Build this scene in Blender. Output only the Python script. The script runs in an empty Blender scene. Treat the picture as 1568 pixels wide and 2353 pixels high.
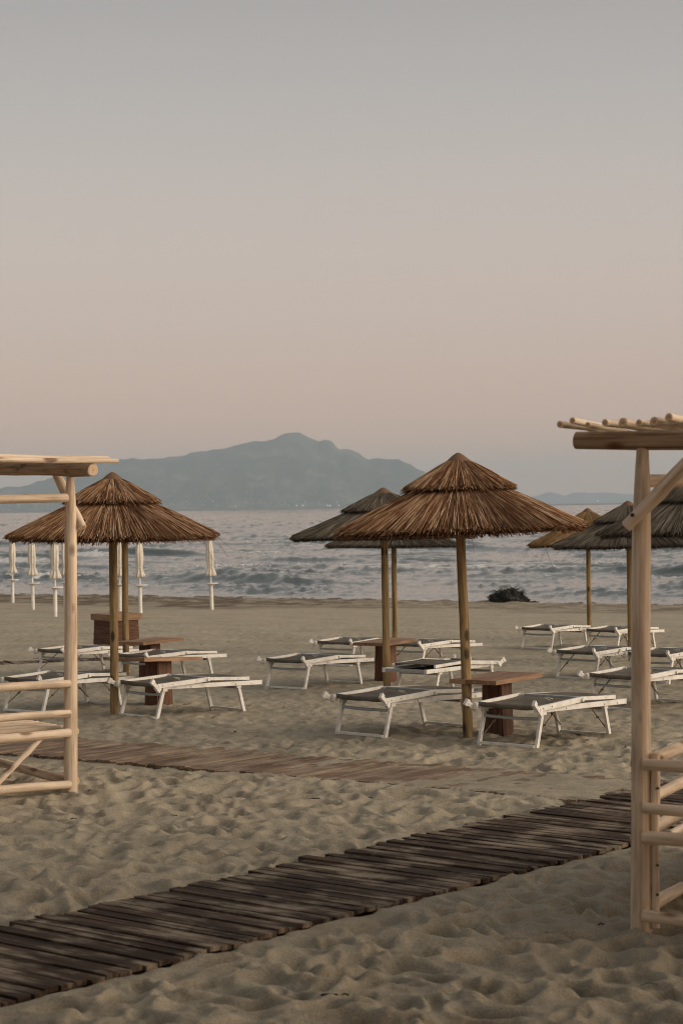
import bpy, math, random
import numpy as np
from mathutils import Vector, Matrix

S = bpy.context.scene
C = S.collection
rnd = random.Random(7)
rad = math.radians

# ------------------------------------------------------------------ camera
CAM_Z = 1.9
FPX = 70 / 36 * 2352            # focal length in photo pixels (photo read at 1568 x 2352)
ROLL = rad(0.8)
PITCH = 13 / FPX
cam = bpy.data.cameras.new('camera')
cam.lens = 70
cam.sensor_fit = 'VERTICAL'
cam.sensor_height = 36
cam.sensor_width = 24
cam.clip_start = 0.1
cam.clip_end = 90000
cam.dof.use_dof = True
cam.dof.focus_distance = 17.5
cam.dof.aperture_fstop = 5.6
cam_o = bpy.data.objects.new('camera', cam)
C.objects.link(cam_o)
cam_o.matrix_world = (Matrix.Translation((0, 0, CAM_Z)) @ Matrix.Rotation(-PITCH, 4, 'X')
                      @ Matrix.Rotation(rad(90), 4, 'X') @ Matrix.Rotation(-ROLL, 4, 'Z'))
S.camera = cam_o

# ------------------------------------------------------------------ light
SUN_EL, SUN_AZ = rad(18), rad(104)      # azimuth clockwise from the view direction
sdir = Vector((math.sin(SUN_AZ) * math.cos(SUN_EL), math.cos(SUN_AZ) * math.cos(SUN_EL), math.sin(SUN_EL)))
sun = bpy.data.lights.new('sun', 'SUN')
sun.energy = 1.5
sun.angle = rad(36)
sun.color = (1.0, 0.88, 0.74)
sun_o = bpy.data.objects.new('sun', sun)
C.objects.link(sun_o)
sun_o.rotation_euler = sdir.to_track_quat('Z', 'Y').to_euler()

w = bpy.data.worlds.new('World')
S.world = w
w.use_nodes = True
nt = w.node_tree
nt.nodes.clear()
N = nt.nodes.new
out = N('ShaderNodeOutputWorld'); bg = N('ShaderNodeBackground')
sky = N('ShaderNodeTexSky'); sky.sky_type = 'NISHITA'; sky.sun_disc = False
sky.sun_elevation = rad(4); sky.sun_rotation = SUN_AZ
sky.dust_density = 2.0
tc = N('ShaderNodeTexCoord'); sep = N('ShaderNodeSeparateXYZ')
nt.links.new(tc.outputs['Generated'], sep.inputs[0])
ramp = N('ShaderNodeValToRGB')
nt.links.new(sep.outputs['Z'], ramp.inputs[0])
SKY = [(0.0, (.98, .56, .36)), (.022, (.85, .505, .355)), (.05, (.72, .470, .376)), (.085, (.635, .478, .418)),
       (.125, (.60, .488, .446)), (.17, (.530, .460, .430)), (.21, (.457, .412, .396)), (.25, (.390, .358, .348)),
       (.34, (.34, .335, .33)), (.6, (.27, .288, .305)), (1.0, (.24, .262, .29))]
el = ramp.color_ramp.elements
while len(el) < len(SKY): el.new(0.5)
for e, (p, c) in zip(el, SKY):
    e.position = p; e.color = (*c, 1)
mul = N('ShaderNodeVectorMath'); mul.operation = 'SCALE'; mul.inputs['Scale'].default_value = 0.045
nt.links.new(sky.outputs[0], mul.inputs[0])
dot = N('ShaderNodeVectorMath'); dot.operation = 'DOT_PRODUCT'
nt.links.new(tc.outputs['Generated'], dot.inputs[0])
gd = Vector((math.sin(SUN_AZ), math.cos(SUN_AZ), 0.12)).normalized()
dot.inputs[1].default_value = gd
mr = N('ShaderNodeMapRange'); mr.interpolation_type = 'SMOOTHSTEP'
mr.inputs['From Min'].default_value = 0.2; mr.inputs['From Max'].default_value = 1.0
nt.links.new(dot.outputs['Value'], mr.inputs['Value'])
glow = N('ShaderNodeVectorMath'); glow.operation = 'SCALE'
glow.inputs[0].default_value = (1.85, 1.47, 1.06)
nt.links.new(mr.outputs[0], glow.inputs['Scale'])
a1 = N('ShaderNodeVectorMath'); a2 = N('ShaderNodeVectorMath')
dk = N('ShaderNodeMapRange'); dk.interpolation_type = 'SMOOTHSTEP'      # the side away from the sunset is darker
for k_, v_ in (('From Min', -.95), ('From Max', -.40), ('To Min', .38), ('To Max', 1.0)): dk.inputs[k_].default_value = v_
nt.links.new(dot.outputs['Value'], dk.inputs['Value'])
rs = N('ShaderNodeVectorMath'); rs.operation = 'SCALE'
nt.links.new(ramp.outputs[0], rs.inputs[0]); nt.links.new(dk.outputs[0], rs.inputs['Scale'])
nt.links.new(rs.outputs[0], a1.inputs[0]); nt.links.new(mul.outputs[0], a1.inputs[1])
nt.links.new(a1.outputs[0], a2.inputs[0]); nt.links.new(glow.outputs[0], a2.inputs[1])
nt.links.new(a2.outputs[0], bg.inputs[0])
bg.inputs[1].default_value = 0.935
nt.links.new(bg.outputs[0], out.inputs[0])

S.view_settings.view_transform = 'Standard'
S.view_settings.look = 'None'
S.view_settings.exposure = 0.0
S.view_settings.gamma = 1.0
S.cycles.use_denoising = True
S.cycles.filter_width = 1.1
S.cycles.max_bounces = 6
S.cycles.volume_bounces = 0

# ------------------------------------------------------------------ numpy noise and the shape of the ground
def _hash(ix, iy, seed):
    h = (ix.astype(np.int64) * 374761393 + iy.astype(np.int64) * 668265263 + seed * 2147483647) & 0xFFFFFFFF
    h = ((h ^ (h >> 13)) * 1274126177) & 0xFFFFFFFF
    h = ((h ^ (h >> 16)) * 2246822519) & 0xFFFFFFFF
    return (h ^ (h >> 13)) / 4294967295.0

def perlin(x, y, seed=0):
    ix, iy = np.floor(x), np.floor(y)
    fx, fy = x - ix, y - iy
    r = 0
    ux, uy = fx * fx * fx * (fx * (fx * 6 - 15) + 10), fy * fy * fy * (fy * (fy * 6 - 15) + 10)
    for dx in (0, 1):
        for dy in (0, 1):
            a = _hash(ix + dx, iy + dy, seed) * 2 * np.pi
            v = np.cos(a) * (fx - dx) + np.sin(a) * (fy - dy)
            r = r + v * (ux if dx else 1 - ux) * (uy if dy else 1 - uy)
    return r * 1.5

def fbm(x, y, seed=0, o=4, gain=.5):
    r, a = 0, 1
    for k in range(o):
        r = r + a * perlin(x, y, seed + k * 17); x = x * 2.03 + 5.1; y = y * 2.03 + 9.7; a *= gain
    return r

def dimples(x, y, cell, rmin, rmax, depth, seed, prob=.9):
    """worn footprints: soft oval bowls with a raised lip"""
    X, Y = x / cell, y / cell
    ix, iy = np.floor(X), np.floor(Y)
    h = np.zeros_like(x)
    for dx in (-1, 0, 1):
        for dy in (-1, 0, 1):
            cx, cy = ix + dx, iy + dy
            px = cx + _hash(cx, cy, seed); py = cy + _hash(cx, cy, seed + 1)
            r = (rmin + (rmax - rmin) * _hash(cx, cy, seed + 2))
            an = _hash(cx, cy, seed + 3) * np.pi
            amp = depth * (.35 + .65 * _hash(cx, cy, seed + 4)) * (_hash(cx, cy, seed + 5) < prob)
            ex, ey = (X - px) * cell, (Y - py) * cell
            ca, sa = np.cos(an), np.sin(an)
            d = np.sqrt(((ex * ca + ey * sa) / 1.35) ** 2 + (-ex * sa + ey * ca) ** 2) / r
            h += amp * (-np.exp(-1.5 * d ** 3.0) + .22 * np.exp(-((d - 1.35) / .45) ** 2))
    return h

def sstep(a, b, x):
    t = np.clip((x - a) / (b - a), 0, 1)
    return t * t * (3 - 2 * t)

def shore(x, y):
    return y + .65 * x * sstep(20, 60, y)

def base(x, y):
    s = np.asarray(shore(x, y), float)
    return -.0255 * 2 * np.logaddexp(0, (s - 16) / 2)

SEA_Z = -1.39

def g(x, y):
    return float(base(np.float64(x), np.float64(y)))

def ray(px, py):
    u, v = px - 784, py - 1176
    u2 = u * math.cos(ROLL) - v * math.sin(ROLL); v2 = u * math.sin(ROLL) + v * math.cos(ROLL)
    c, s = math.cos(PITCH), math.sin(PITCH)
    d = (u2 / FPX, 1.0, -v2 / FPX)
    return Vector((d[0], d[1] * c + d[2] * s, -d[1] * s + d[2] * c))

def at(px, py, Y):
    d = ray(px, py)
    return d * (Y / d.y) + Vector((0, 0, CAM_Z))

def on_ground(px, py, z=0.0):
    """point of the beach (or z above it) seen at a photo position"""
    d = ray(px, py); lo, hi = 3.0, 120.0
    for _ in range(60):
        Y = (lo + hi) / 2
        p = d * (Y / d.y)
        if p.z + CAM_Z > g(p.x, p.y) + z: lo = Y
        else: hi = Y
    return d * (lo / d.y) + Vector((0, 0, CAM_Z))

# boardwalk frames: origin, direction along, width
class Strip:
    def __init__(s, p, q, width, side, ext0=0, ext1=0):
        p, q = Vector(p).to_2d(), Vector(q).to_2d()
        s.d = (q - p).normalized(); s.n = Vector((-s.d.y, s.d.x)) * side
        s.o = p - s.d * ext0; s.len = (q - p).length + ext0 + ext1; s.w = width
    def ab(s, x, y):
        X, Y = x - s.o.x, y - s.o.y
        return X * s.d.x + Y * s.d.y, X * s.n.x + Y * s.n.y

W1 = Strip(on_ground(0, 2312), on_ground(1445, 1942), 1.10, 1, 1.5, 6)
W2 = Strip(on_ground(72, 1736), on_ground(1269, 1836), 1.02, 1, 3.0, 0.35)
W3 = Strip(on_ground(0, 1527), on_ground(236, 1519), 0.62, 1, 5.0, 0.6)

def sand_height(x, y):
    b = base(x, y)
    s = shore(x, y)
    near = 1 - sstep(17, 36, s)
    foot = .26 + .16 * (1 - sstep(17, 36, s)) + .58 * (1 - sstep(12.5, 21, s))
    h = .016 * fbm(x * .55, y * .55, 3, 3)
    wx = x + .10 * perlin(x * 2.2, y * 2.2, 41); wy = y + .10 * perlin(x * 2.2, y * 2.2, 42)
    d = (dimples(wx, wy, .235, .06, .11, .053, 100) + dimples(wx + 3.3, wy, .17, .04, .078, .039, 200, .85)
         + dimples(wx, wy + 7.7, .12, .025, .05, .017, 300, .6))
    h = h + (.86 + .22 * (1 - sstep(9, 13, s))) * d * foot * (.96 + .22 * perlin(x * .4, y * .4, 8))
    h = h + .012 * foot * fbm(wx * 3.1, wy * 3.1, 21, 3) + .0045 * fbm(x * 11, y * 11, 31, 3) * near
    # trampled hollows under the parasols are left as they fall; a raked, almost level belt before the water
    belt = sstep(38, 46, s) * (1 - sstep(58, 62, s))
    h = h * (1 - .55 * belt)
    ridge = sstep(60, 64, s) * (1 - sstep(71, 74, s))
    h = h + ridge * .05 * fbm(x * 1.3, y * 1.3, 77, 4)
    # sand drawn down beneath the boardwalks, with tongues that run over them
    for st, low, cov in ((W1, -.030, .040), (W2, -.012, .040), (W3, -.02, .04)):
        a, c = st.ab(x, y)
        wob = .07 * fbm(a * 1.6, a * 0 + 3, 55, 3)
        edge_far = st.w - .05 + 1.5 * wob
        m = sstep(-.03, .05, c) * (1 - sstep(edge_far - .10, edge_far + .05, c)) * sstep(-.2, .1, a) * (1 - sstep(st.len - .1, st.len + .2, a))
        cover = low + cov * np.maximum(fbm(x * 1.5, y * 1.5, 61, 4) - (.28 if st is W1 else .10), -0.3)
        if st is W2: cover = .001 + .009 * fbm(x * 1.3, y * 1.3, 61, 3) + .004 * fbm(x * 7, y * 7, 63, 2) + .016 * sstep(5.2, 8.2, a) + .010 * sstep(.55, 1.0, c)
        h = h * (1 - m) + m * cover
        lip = np.exp(-((c + .12) / .16) ** 2) * sstep(0, .5, a) * (1 - sstep(st.len - .5, st.len, a))
        quiet = np.exp(-((c + .03) / .13) ** 2) * sstep(0, .5, a) * (1 - sstep(st.len - .5, st.len, a))
        h = h * (1 - .75 * quiet * (c < 0)) - lip * (.0 if st is W1 else .02 * (1 - sstep(4.4, 5.2, a)) - .014 * sstep(5.0, 5.6, a))
    return b + h

# ------------------------------------------------------------------ material helpers
def mat(name, color, rough=.8, spec=.3):
    m = bpy.data.materials.new(name); m.use_nodes = True
    p = m.node_tree.nodes['Principled BSDF']
    p.inputs['Base Color'].default_value = (*color, 1)
    p.inputs['Roughness'].default_value = rough
    p.inputs['Specular IOR Level'].default_value = spec
    return m, m.node_tree, p

def ramp_node(t, stops):
    r = t.nodes.new('ShaderNodeValToRGB')
    e = r.color_ramp.elements
    while len(e) < len(stops): e.new(.5)
    for k, (p, c) in zip(e, stops):
        k.position = p; k.color = (*c, 1)
    return r

def noise(t, vec, scale, detail=4, rough=.55, dist=0):
    n = t.nodes.new('ShaderNodeTexNoise')
    n.inputs['Scale'].default_value = scale; n.inputs['Detail'].default_value = detail
    n.inputs['Roughness'].default_value = rough; n.inputs['Distortion'].default_value = dist
    if vec is not None: t.links.new(vec, n.inputs['Vector'])
    return n

def vscale(t, vec, s, add=None):
    m = t.nodes.new('ShaderNodeVectorMath'); m.operation = 'MULTIPLY'; m.inputs[1].default_value = s
    t.links.new(vec, m.inputs[0])
    if add is not None:
        a = t.nodes.new('ShaderNodeVectorMath'); a.operation = 'ADD'
        t.links.new(m.outputs[0], a.inputs[0]); t.links.new(add, a.inputs[1])
        return a.outputs[0]
    return m.outputs[0]

def mix(t, fac, a, b, mode='MIX'):
    m = t.nodes.new('ShaderNodeMix'); m.data_type = 'RGBA'; m.blend_type = mode
    for v, i in ((fac, 0), (a, 6), (b, 7)):
        if hasattr(v, 'is_output'): t.links.new(v, m.inputs[i])
        elif i == 0: m.inputs[0].default_value = v
        else: m.inputs[i].default_value = (*v, 1)
    return m.outputs[2]

def attr(t, name):
    a = t.nodes.new('ShaderNodeAttribute'); a.attribute_name = name
    return a

def bump(t, p, h, strength, dist):
    b = t.nodes.new('ShaderNodeBump'); b.inputs['Strength'].default_value = strength; b.inputs['Distance'].default_value = dist
    t.links.new(h, b.inputs['Height']); t.links.new(b.outputs[0], p.inputs['Normal'])
    return b

def objrand(t):
    o = t.nodes.new('ShaderNodeObjectInfo')
    c = t.nodes.new('ShaderNodeVectorMath'); c.operation = 'SCALE'
    c.inputs[0].default_value = (37, 53, 91); t.links.new(o.outputs['Random'], c.inputs['Scale'])
    return o.outputs['Random'], c.outputs[0]

M = {}

def wood_log(name, pale, mid, dark, knots=.5, knotcol=(.12, .06, .03)):
    m, t, p = mat(name, mid, .72, .25)
    gr = attr(t, 'grain')
    rv, off = objrand(t)
    long_ = vscale(t, gr.outputs['Vector'], (1, 1, .045), off)
    n1 = noise(t, long_, 60, 5, .6)
    n2 = noise(t, vscale(t, gr.outputs['Vector'], (1, 1, .12), off), 14, 3)
    c1 = ramp_node(t, [(.36, dark), (.5, mid), (.64, pale)])
    av = t.nodes.new('ShaderNodeMath'); av.operation = 'MULTIPLY_ADD'; av.inputs[1].default_value = .5
    hv = t.nodes.new('ShaderNodeMath'); hv.operation = 'MULTIPLY'; hv.inputs[1].default_value = .5
    t.links.new(n2.outputs[0], hv.inputs[0]); t.links.new(n1.outputs[0], av.inputs[0]); t.links.new(hv.outputs[0], av.inputs[2])
    t.links.new(av.outputs[0], c1.inputs[0])
    v = t.nodes.new('ShaderNodeTexVoronoi'); v.inputs['Scale'].default_value = 5.2
    t.links.new(vscale(t, gr.outputs['Vector'], (1.6, 1.6, .7), off), v.inputs['Vector'])
    kr = ramp_node(t, [(0, (knots,) * 3), (.13, (knots,) * 3), (.24, (0, 0, 0))])
    t.links.new(v.outputs['Distance'], kr.inputs[0])
    col = mix(t, kr.outputs[0], c1.outputs[0], knotcol)
    n5 = noise(t, vscale(t, gr.outputs['Vector'], (1, 1, .03), off), 48, 2, .4)
    ck = ramp_node(t, [(.66, (0, 0, 0)), (.72, (.6, .6, .6))]); t.links.new(n5.outputs[0], ck.inputs[0])
    n6 = noise(t, vscale(t, gr.outputs['Vector'], (1, 1, .5), off), 9, 3)
    st_ = ramp_node(t, [(.52, (0, 0, 0)), (.74, (.45, .45, .45))]); t.links.new(n6.outputs[0], st_.inputs[0])
    col = mix(t, st_.outputs[0], col, tuple(c_ * .8 for c_ in dark))
    col = mix(t, ck.outputs[0], col, tuple(c_ * .45 for c_ in dark))
    t.links.new(col, p.inputs['Base Color'])
    bump(t, p, n1.outputs[0], .45, .006)
    return m

M['log'] = wood_log('peeled_log', (.77, .63, .49), (.63, .495, .365), (.37, .265, .18), .85)
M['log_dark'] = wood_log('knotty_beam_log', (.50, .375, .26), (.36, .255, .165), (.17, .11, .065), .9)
M['pole'] = wood_log('parasol_pole_wood', (.38, .268, .130), (.265, .178, .082), (.12, .076, .036), .85, (.03, .018, .01))
# cut ends with year rings
m, t, p = mat('log_end', (.6, .45, .3), .8, .2)
gr = attr(t, 'grain')
ln = t.nodes.new('ShaderNodeVectorMath'); ln.operation = 'LENGTH'
t.links.new(vscale(t, gr.outputs['Vector'], (1, 1, 0)), ln.inputs[0])
sn = t.nodes.new('ShaderNodeMath'); sn.operation = 'MULTIPLY'; sn.inputs[1].default_value = 620
t.links.new(ln.outputs['Value'], sn.inputs[0])
sn2 = t.nodes.new('ShaderNodeMath'); sn2.operation = 'SINE'; t.links.new(sn.outputs[0], sn2.inputs[0])
cr = ramp_node(t, [(.0, (.42, .28, .17)), (.6, (.60, .45, .31)), (1, (.66, .51, .36))])
m2 = t.nodes.new('ShaderNodeMapRange'); m2.inputs['From Min'].default_value = -1; t.links.new(sn2.outputs[0], m2.inputs[0])
t.links.new(m2.outputs[0], cr.inputs[0])
cen = ramp_node(t, [(0, (1, 1, 1)), (.012, (0, 0, 0))]); t.links.new(ln.outputs['Value'], cen.inputs[0])
t.links.new(mix(t, cen.outputs[0], cr.outputs[0], (.34, .2, .11)), p.inputs['Base Color'])
M['log_end'] = m

def reed_mat(name, stops):
    m, t, p = mat(name, (.2, .13, .08), .95, .06)
    a = attr(t, 'tone')
    rv, off = objrand(t)
    tcn = t.nodes.new('ShaderNodeTexCoord')
    n = noise(t, vscale(t, tcn.outputs['Object'], (1, 1, 1), off), 5, 3)
    n3 = noise(t, vscale(t, tcn.outputs['Object'], (1, 1, 1), off), 55, 2)
    ad = t.nodes.new('ShaderNodeMath'); ad.operation = 'MULTIPLY_ADD'; ad.inputs[1].default_value = .22; ad.inputs[2].default_value = -.11
    t.links.new(n.outputs[0], ad.inputs[0])
    ad3 = t.nodes.new('ShaderNodeMath'); ad3.operation = 'MULTIPLY_ADD'; ad3.inputs[1].default_value = .36
    t.links.new(n3.outputs[0], ad3.inputs[0]); t.links.new(ad.outputs[0], ad3.inputs[2])
    ad2 = t.nodes.new('ShaderNodeMath'); ad2.operation = 'ADD'
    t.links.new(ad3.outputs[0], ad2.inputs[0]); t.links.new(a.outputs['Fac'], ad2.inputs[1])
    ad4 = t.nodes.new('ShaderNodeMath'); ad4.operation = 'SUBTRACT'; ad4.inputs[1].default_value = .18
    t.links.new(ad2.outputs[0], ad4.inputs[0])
    r = ramp_node(t, stops)
    t.links.new(ad4.outputs[0], r.inputs[0]); t.links.new(r.outputs[0], p.inputs['Base Color'])
    return m

M['reed_brown'] = reed_mat('brown_reed', [(0, (.032, .019, .011)), (.26, (.115, .052, .024)), (.50, (.222, .110, .054)), (.76, (.45, .285, .165)), (1, (.66, .50, .35))])
M['reed_grey'] = reed_mat('weathered_grey_reed', [(0, (.024, .020, .016)), (.35, (.072, .061, .048)), (.65, (.145, .122, .095)), (1, (.33, .28, .215))])
M['reed_tan'] = reed_mat('tan_reed', [(0, (.07, .042, .02)), (.35, (.19, .11, .05)), (.65, (.30, .19, .09)), (1, (.48, .35, .2))])
M['cap_brown'] = mat('woven_cap', (.15, .085, .05), .8)[0]
M['cap_dark'] = mat('dark_cap', (.05, .045, .04), .8)[0]
m, t, p = mat('reed_binding', (.12, .05, .03), .85)
M['binding'] = m

def painted(name, c, dirt, rough=.45, sc=9, amt=.35):
    m, t, p = mat(name, c, rough, .4)
    tcn = t.nodes.new('ShaderNodeTexCoord'); rv, off = objrand(t)
    n = noise(t, vscale(t, tcn.outputs['Object'], (1, 1, 1), off), sc, 6, .65)
    r = ramp_node(t, [(.45, (0, 0, 0)), (.75, (amt,) * 3)])
    t.links.new(n.outputs[0], r.inputs[0])
    t.links.new(mix(t, r.outputs[0], c, dirt), p.inputs['Base Color'])
    return m
M['white'] = painted('white_painted_metal', (.76, .735, .69), (.38, .32, .25), amt=.55)
M['plastic'] = painted('white_plastic', (.72, .69, .64), (.4, .34, .27), .5, 20)
M['steel'] = painted('dull_steel_tube', (.36, .37, .37), (.2, .18, .16), .4, 25)
M['brace'] = painted('rusty_strut', (.24, .18, .12), (.10, .05, .03), .6, 40, .8)
M['cord'] = mat('cord', (.6, .55, .45), .9)[0]
# sling mesh
m, t, p = mat('grey_mesh_fabric', (.085, .080, .074), .95, .08)
tcn = t.nodes.new('ShaderNodeTexCoord')
n = noise(t, tcn.outputs['Object'], 6, 4)
r = ramp_node(t, [(.3, (.095, .084, .070)), (.7, (.20, .175, .145))]); t.links.new(n.outputs[0], r.inputs[0]); t.links.new(r.outputs[0], p.inputs['Base Color'])
ck = t.nodes.new('ShaderNodeTexChecker'); ck.inputs['Scale'].default_value = 260; t.links.new(tcn.outputs['Object'], ck.inputs['Vector'])
bump(t, p, ck.outputs['Fac'], .4, .002)
M['fabric'] = m

def planks(name, c1, c2, c3, rough=.7, spec=.25):
    m, t, p = mat(name, c2, rough, spec)
    gr = attr(t, 'grain'); rv, off = objrand(t)
    n = noise(t, vscale(t, gr.outputs['Vector'], (1, .06, 1), off), 45, 6, .62)
    n2 = noise(t, vscale(t, gr.outputs['Vector'], (.02, .02, .02), off), 60, 1)
    f = t.nodes.new('ShaderNodeMath'); f.operation = 'MULTIPLY_ADD'; f.inputs[1].default_value = .6
    h = t.nodes.new('ShaderNodeMath'); h.operation = 'MULTIPLY'; h.inputs[1].default_value = .4
    t.links.new(n2.outputs[0], h.inputs[0]); t.links.new(n.outputs[0], f.inputs[0]); t.links.new(h.outputs[0], f.inputs[2])
    r = ramp_node(t, [(.32, c1), (.5, c2), (.68, c3)]); t.links.new(f.outputs[0], r.inputs[0])
    t.links.new(r.outputs[0], p.inputs['Base Color'])
    bump(t, p, n.outputs[0], .35, .004)
    return m, t, p, r
M['table'] = planks('stained_table_wood', (.12, .068, .040), (.265, .155, .092), (.41, .26, .165))[0]
M['pedestal'] = planks('dark_stained_wood', (.045, .021, .013), (.105, .049, .029), (.18, .092, .055))[0]

def walk_mat(name, c1, c2, c3, lo, hi, dust=(.36, .285, .205)):
    m, t, p, r = planks(name, c1, c2, c3, .8, .15)
    geo = t.nodes.new('ShaderNodeNewGeometry')
    n = noise(t, vscale(t, geo.outputs['Position'], (1, 1, 1)), 2.4, 6, .62, .3)
    gr = attr(t, 'grain')
    n2 = noise(t, vscale(t, gr.outputs['Vector'], (16, 2.6, 1)), 1.0, 5)
    s = t.nodes.new('ShaderNodeMath'); s.operation = 'MULTIPLY_ADD'; s.inputs[1].default_value = .55
    h = t.nodes.new('ShaderNodeMath'); h.operation = 'MULTIPLY'; h.inputs[1].default_value = .45
    t.links.new(n2.outputs[0], h.inputs[0]); t.links.new(n.outputs[0], s.inputs[0]); t.links.new(h.outputs[0], s.inputs[2])
    d = ramp_node(t, [(lo, (0, 0, 0)), (hi, (.72, .72, .72))]); t.links.new(s.outputs[0], d.inputs[0])
    t.links.new(mix(t, d.outputs[0], r.outputs[0], dust), p.inputs['Base Color'])
    return m
M['walk_dark'] = walk_mat('dark_weathered_boards', (.012, .008, .005), (.046, .028, .018), (.115, .074, .049), .49, .61)
M['walk_pale'] = walk_mat('sandy_brown_boards', (.072, .048, .033), (.148, .100, .070), (.235, .165, .118), .45, .62)

# sand
m, t, p = mat('sand', (.4, .32, .23), .95, .15)
geo = t.nodes.new('ShaderNodeNewGeometry')
n1 = noise(t, geo.outputs['Position'], .9, 5, .6)
n2 = noise(t, geo.outputs['Position'], 120, 3, .7)
n3 = noise(t, geo.outputs['Position'], 7, 5, .6)
r1 = ramp_node(t, [(.3, (.309, .268, .202)), (.7, (.403, .351, .266))]); t.links.new(n1.outputs[0], r1.inputs[0])
r3 = ramp_node(t, [(.35, (.86, .86, .86)), (.65, (1.06, 1.06, 1.06))]); t.links.new(n3.outputs[0], r3.inputs[0])
r2 = ramp_node(t, [(.3, (.68, .67, .64)), (.7, (1.25, 1.25, 1.25))]); t.links.new(n2.outputs[0], r2.inputs[0])
c = mix(t, 1.0, r1.outputs[0], r3.outputs[0], 'MULTIPLY')
c = mix(t, 1.0, c, r2.outputs[0], 'MULTIPLY')
wet_and_shade = attr(t, 'wet_and_shade')
c = mix(t, wet_and_shade.outputs['Fac'], c, (.115, .085, .058))
t.links.new(c, p.inputs['Base Color'])
n4 = noise(t, geo.outputs['Position'], 34, 5, .65)
hs = t.nodes.new('ShaderNodeMath'); hs.operation = 'MULTIPLY_ADD'; hs.inputs[1].default_value = .25
t.links.new(n4.outputs[0], hs.inputs[0]); t.links.new(n3.outputs[0], hs.inputs[2])
bump(t, p, hs.outputs[0], .5, .035)
M['sand'] = m

# water
m, t, p = mat('sea_water', (.018, .034, .032), .12, .5)
p.inputs['IOR'].default_value = 1.333
geo = t.nodes.new('ShaderNodeNewGeometry')
fo = attr(t, 'foam')
nb = noise(t, vscale(t, geo.outputs['Position'], (.9, 1.6, 1)), 1.6, 6, .65)
nf = noise(t, vscale(t, geo.outputs['Position'], (1, 1.5, 1)), 2.2, 6, .7, .4)
fm = t.nodes.new('ShaderNodeMath'); fm.operation = 'MULTIPLY_ADD'; fm.inputs[1].default_value = 2.6; fm.inputs[2].default_value = -1.35
t.links.new(nf.outputs[0], fm.inputs[0])
fa = t.nodes.new('ShaderNodeMath'); fa.operation = 'ADD'; t.links.new(fm.outputs[0], fa.inputs[0]); t.links.new(fo.outputs['Fac'], fa.inputs[1])
fr = ramp_node(t, [(.35, (0, 0, 0)), (.8, (1, 1, 1))]); t.links.new(fa.outputs[0], fr.inputs[0])
t.links.new(mix(t, fr.outputs[0], (.029, .039, .027), (.66, .65, .63)), p.inputs['Base Color'])
rr = t.nodes.new('ShaderNodeMapRange'); rr.inputs['To Min'].default_value = .07; rr.inputs['To Max'].default_value = .8
t.links.new(fr.outputs[0], rr.inputs[0]); t.links.new(rr.outputs[0], p.inputs['Roughness'])
bump(t, p, nb.outputs[0], .25, .04)
M['sea'] = m
m, t, p = mat('open_sea', (.02, .036, .036), .3, .5)
p.inputs['IOR'].default_value = 1.333
geo = t.nodes.new('ShaderNodeNewGeometry')
nb = noise(t, vscale(t, geo.outputs['Position'], (.05, .012, 1)), 1.0, 5, .7)
bump(t, p, nb.outputs[0], .9, 4.0)
M['open_sea'] = m
m, t, p = mat('wooded_slope', (.04, .05, .035), .95, .1)
geo = t.nodes.new('ShaderNodeNewGeometry')
n = noise(t, geo.outputs['Position'], .004, 6, .65)
r = ramp_node(t, [(.35, (.016, .028, .020)), (.52, (.05, .058, .042)), (.68, (.19, .165, .125))]); t.links.new(n.outputs[0], r.inputs[0])
t.links.new(r.outputs[0], p.inputs['Base Color'])
M['slope'] = m
M['house'] = mat('pale_house_wall', (.42, .39, .35), .8)[0]
m, t, p = mat('lamp_glow', (1, .8, .5), .5)
p.inputs['Emission Color'].default_value = (1, .72, .42, 1); p.inputs['Emission Strength'].default_value = 3.5
M['lamp'] = m
m, t, p = mat('canopy_cloth', (.62, .55, .45), .9, .1)
tcn = t.nodes.new('ShaderNodeTexCoord')
n = noise(t, tcn.outputs['Object'], 9, 4); r = ramp_node(t, [(.3, (.56, .50, .42)), (.6, (.70, .65, .57))])
t.links.new(n.outputs[0], r.inputs[0]); t.links.new(r.outputs[0], p.inputs['Base Color'])
M['cloth'] = m
m, t, p = mat('wet_driftwood', (.02, .018, .013), .7, .3)
tcn = t.nodes.new('ShaderNodeTexCoord'); n = noise(t, tcn.outputs['Object'], 12, 5)
r = ramp_node(t, [(.4, (.005, .005, .004)), (.6, (.022, .021, .014)), (.8, (.085, .075, .05))]); t.links.new(n.outputs[0], r.inputs[0]); t.links.new(r.outputs[0], p.inputs['Base Color'])
M['drift'] = m

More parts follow.
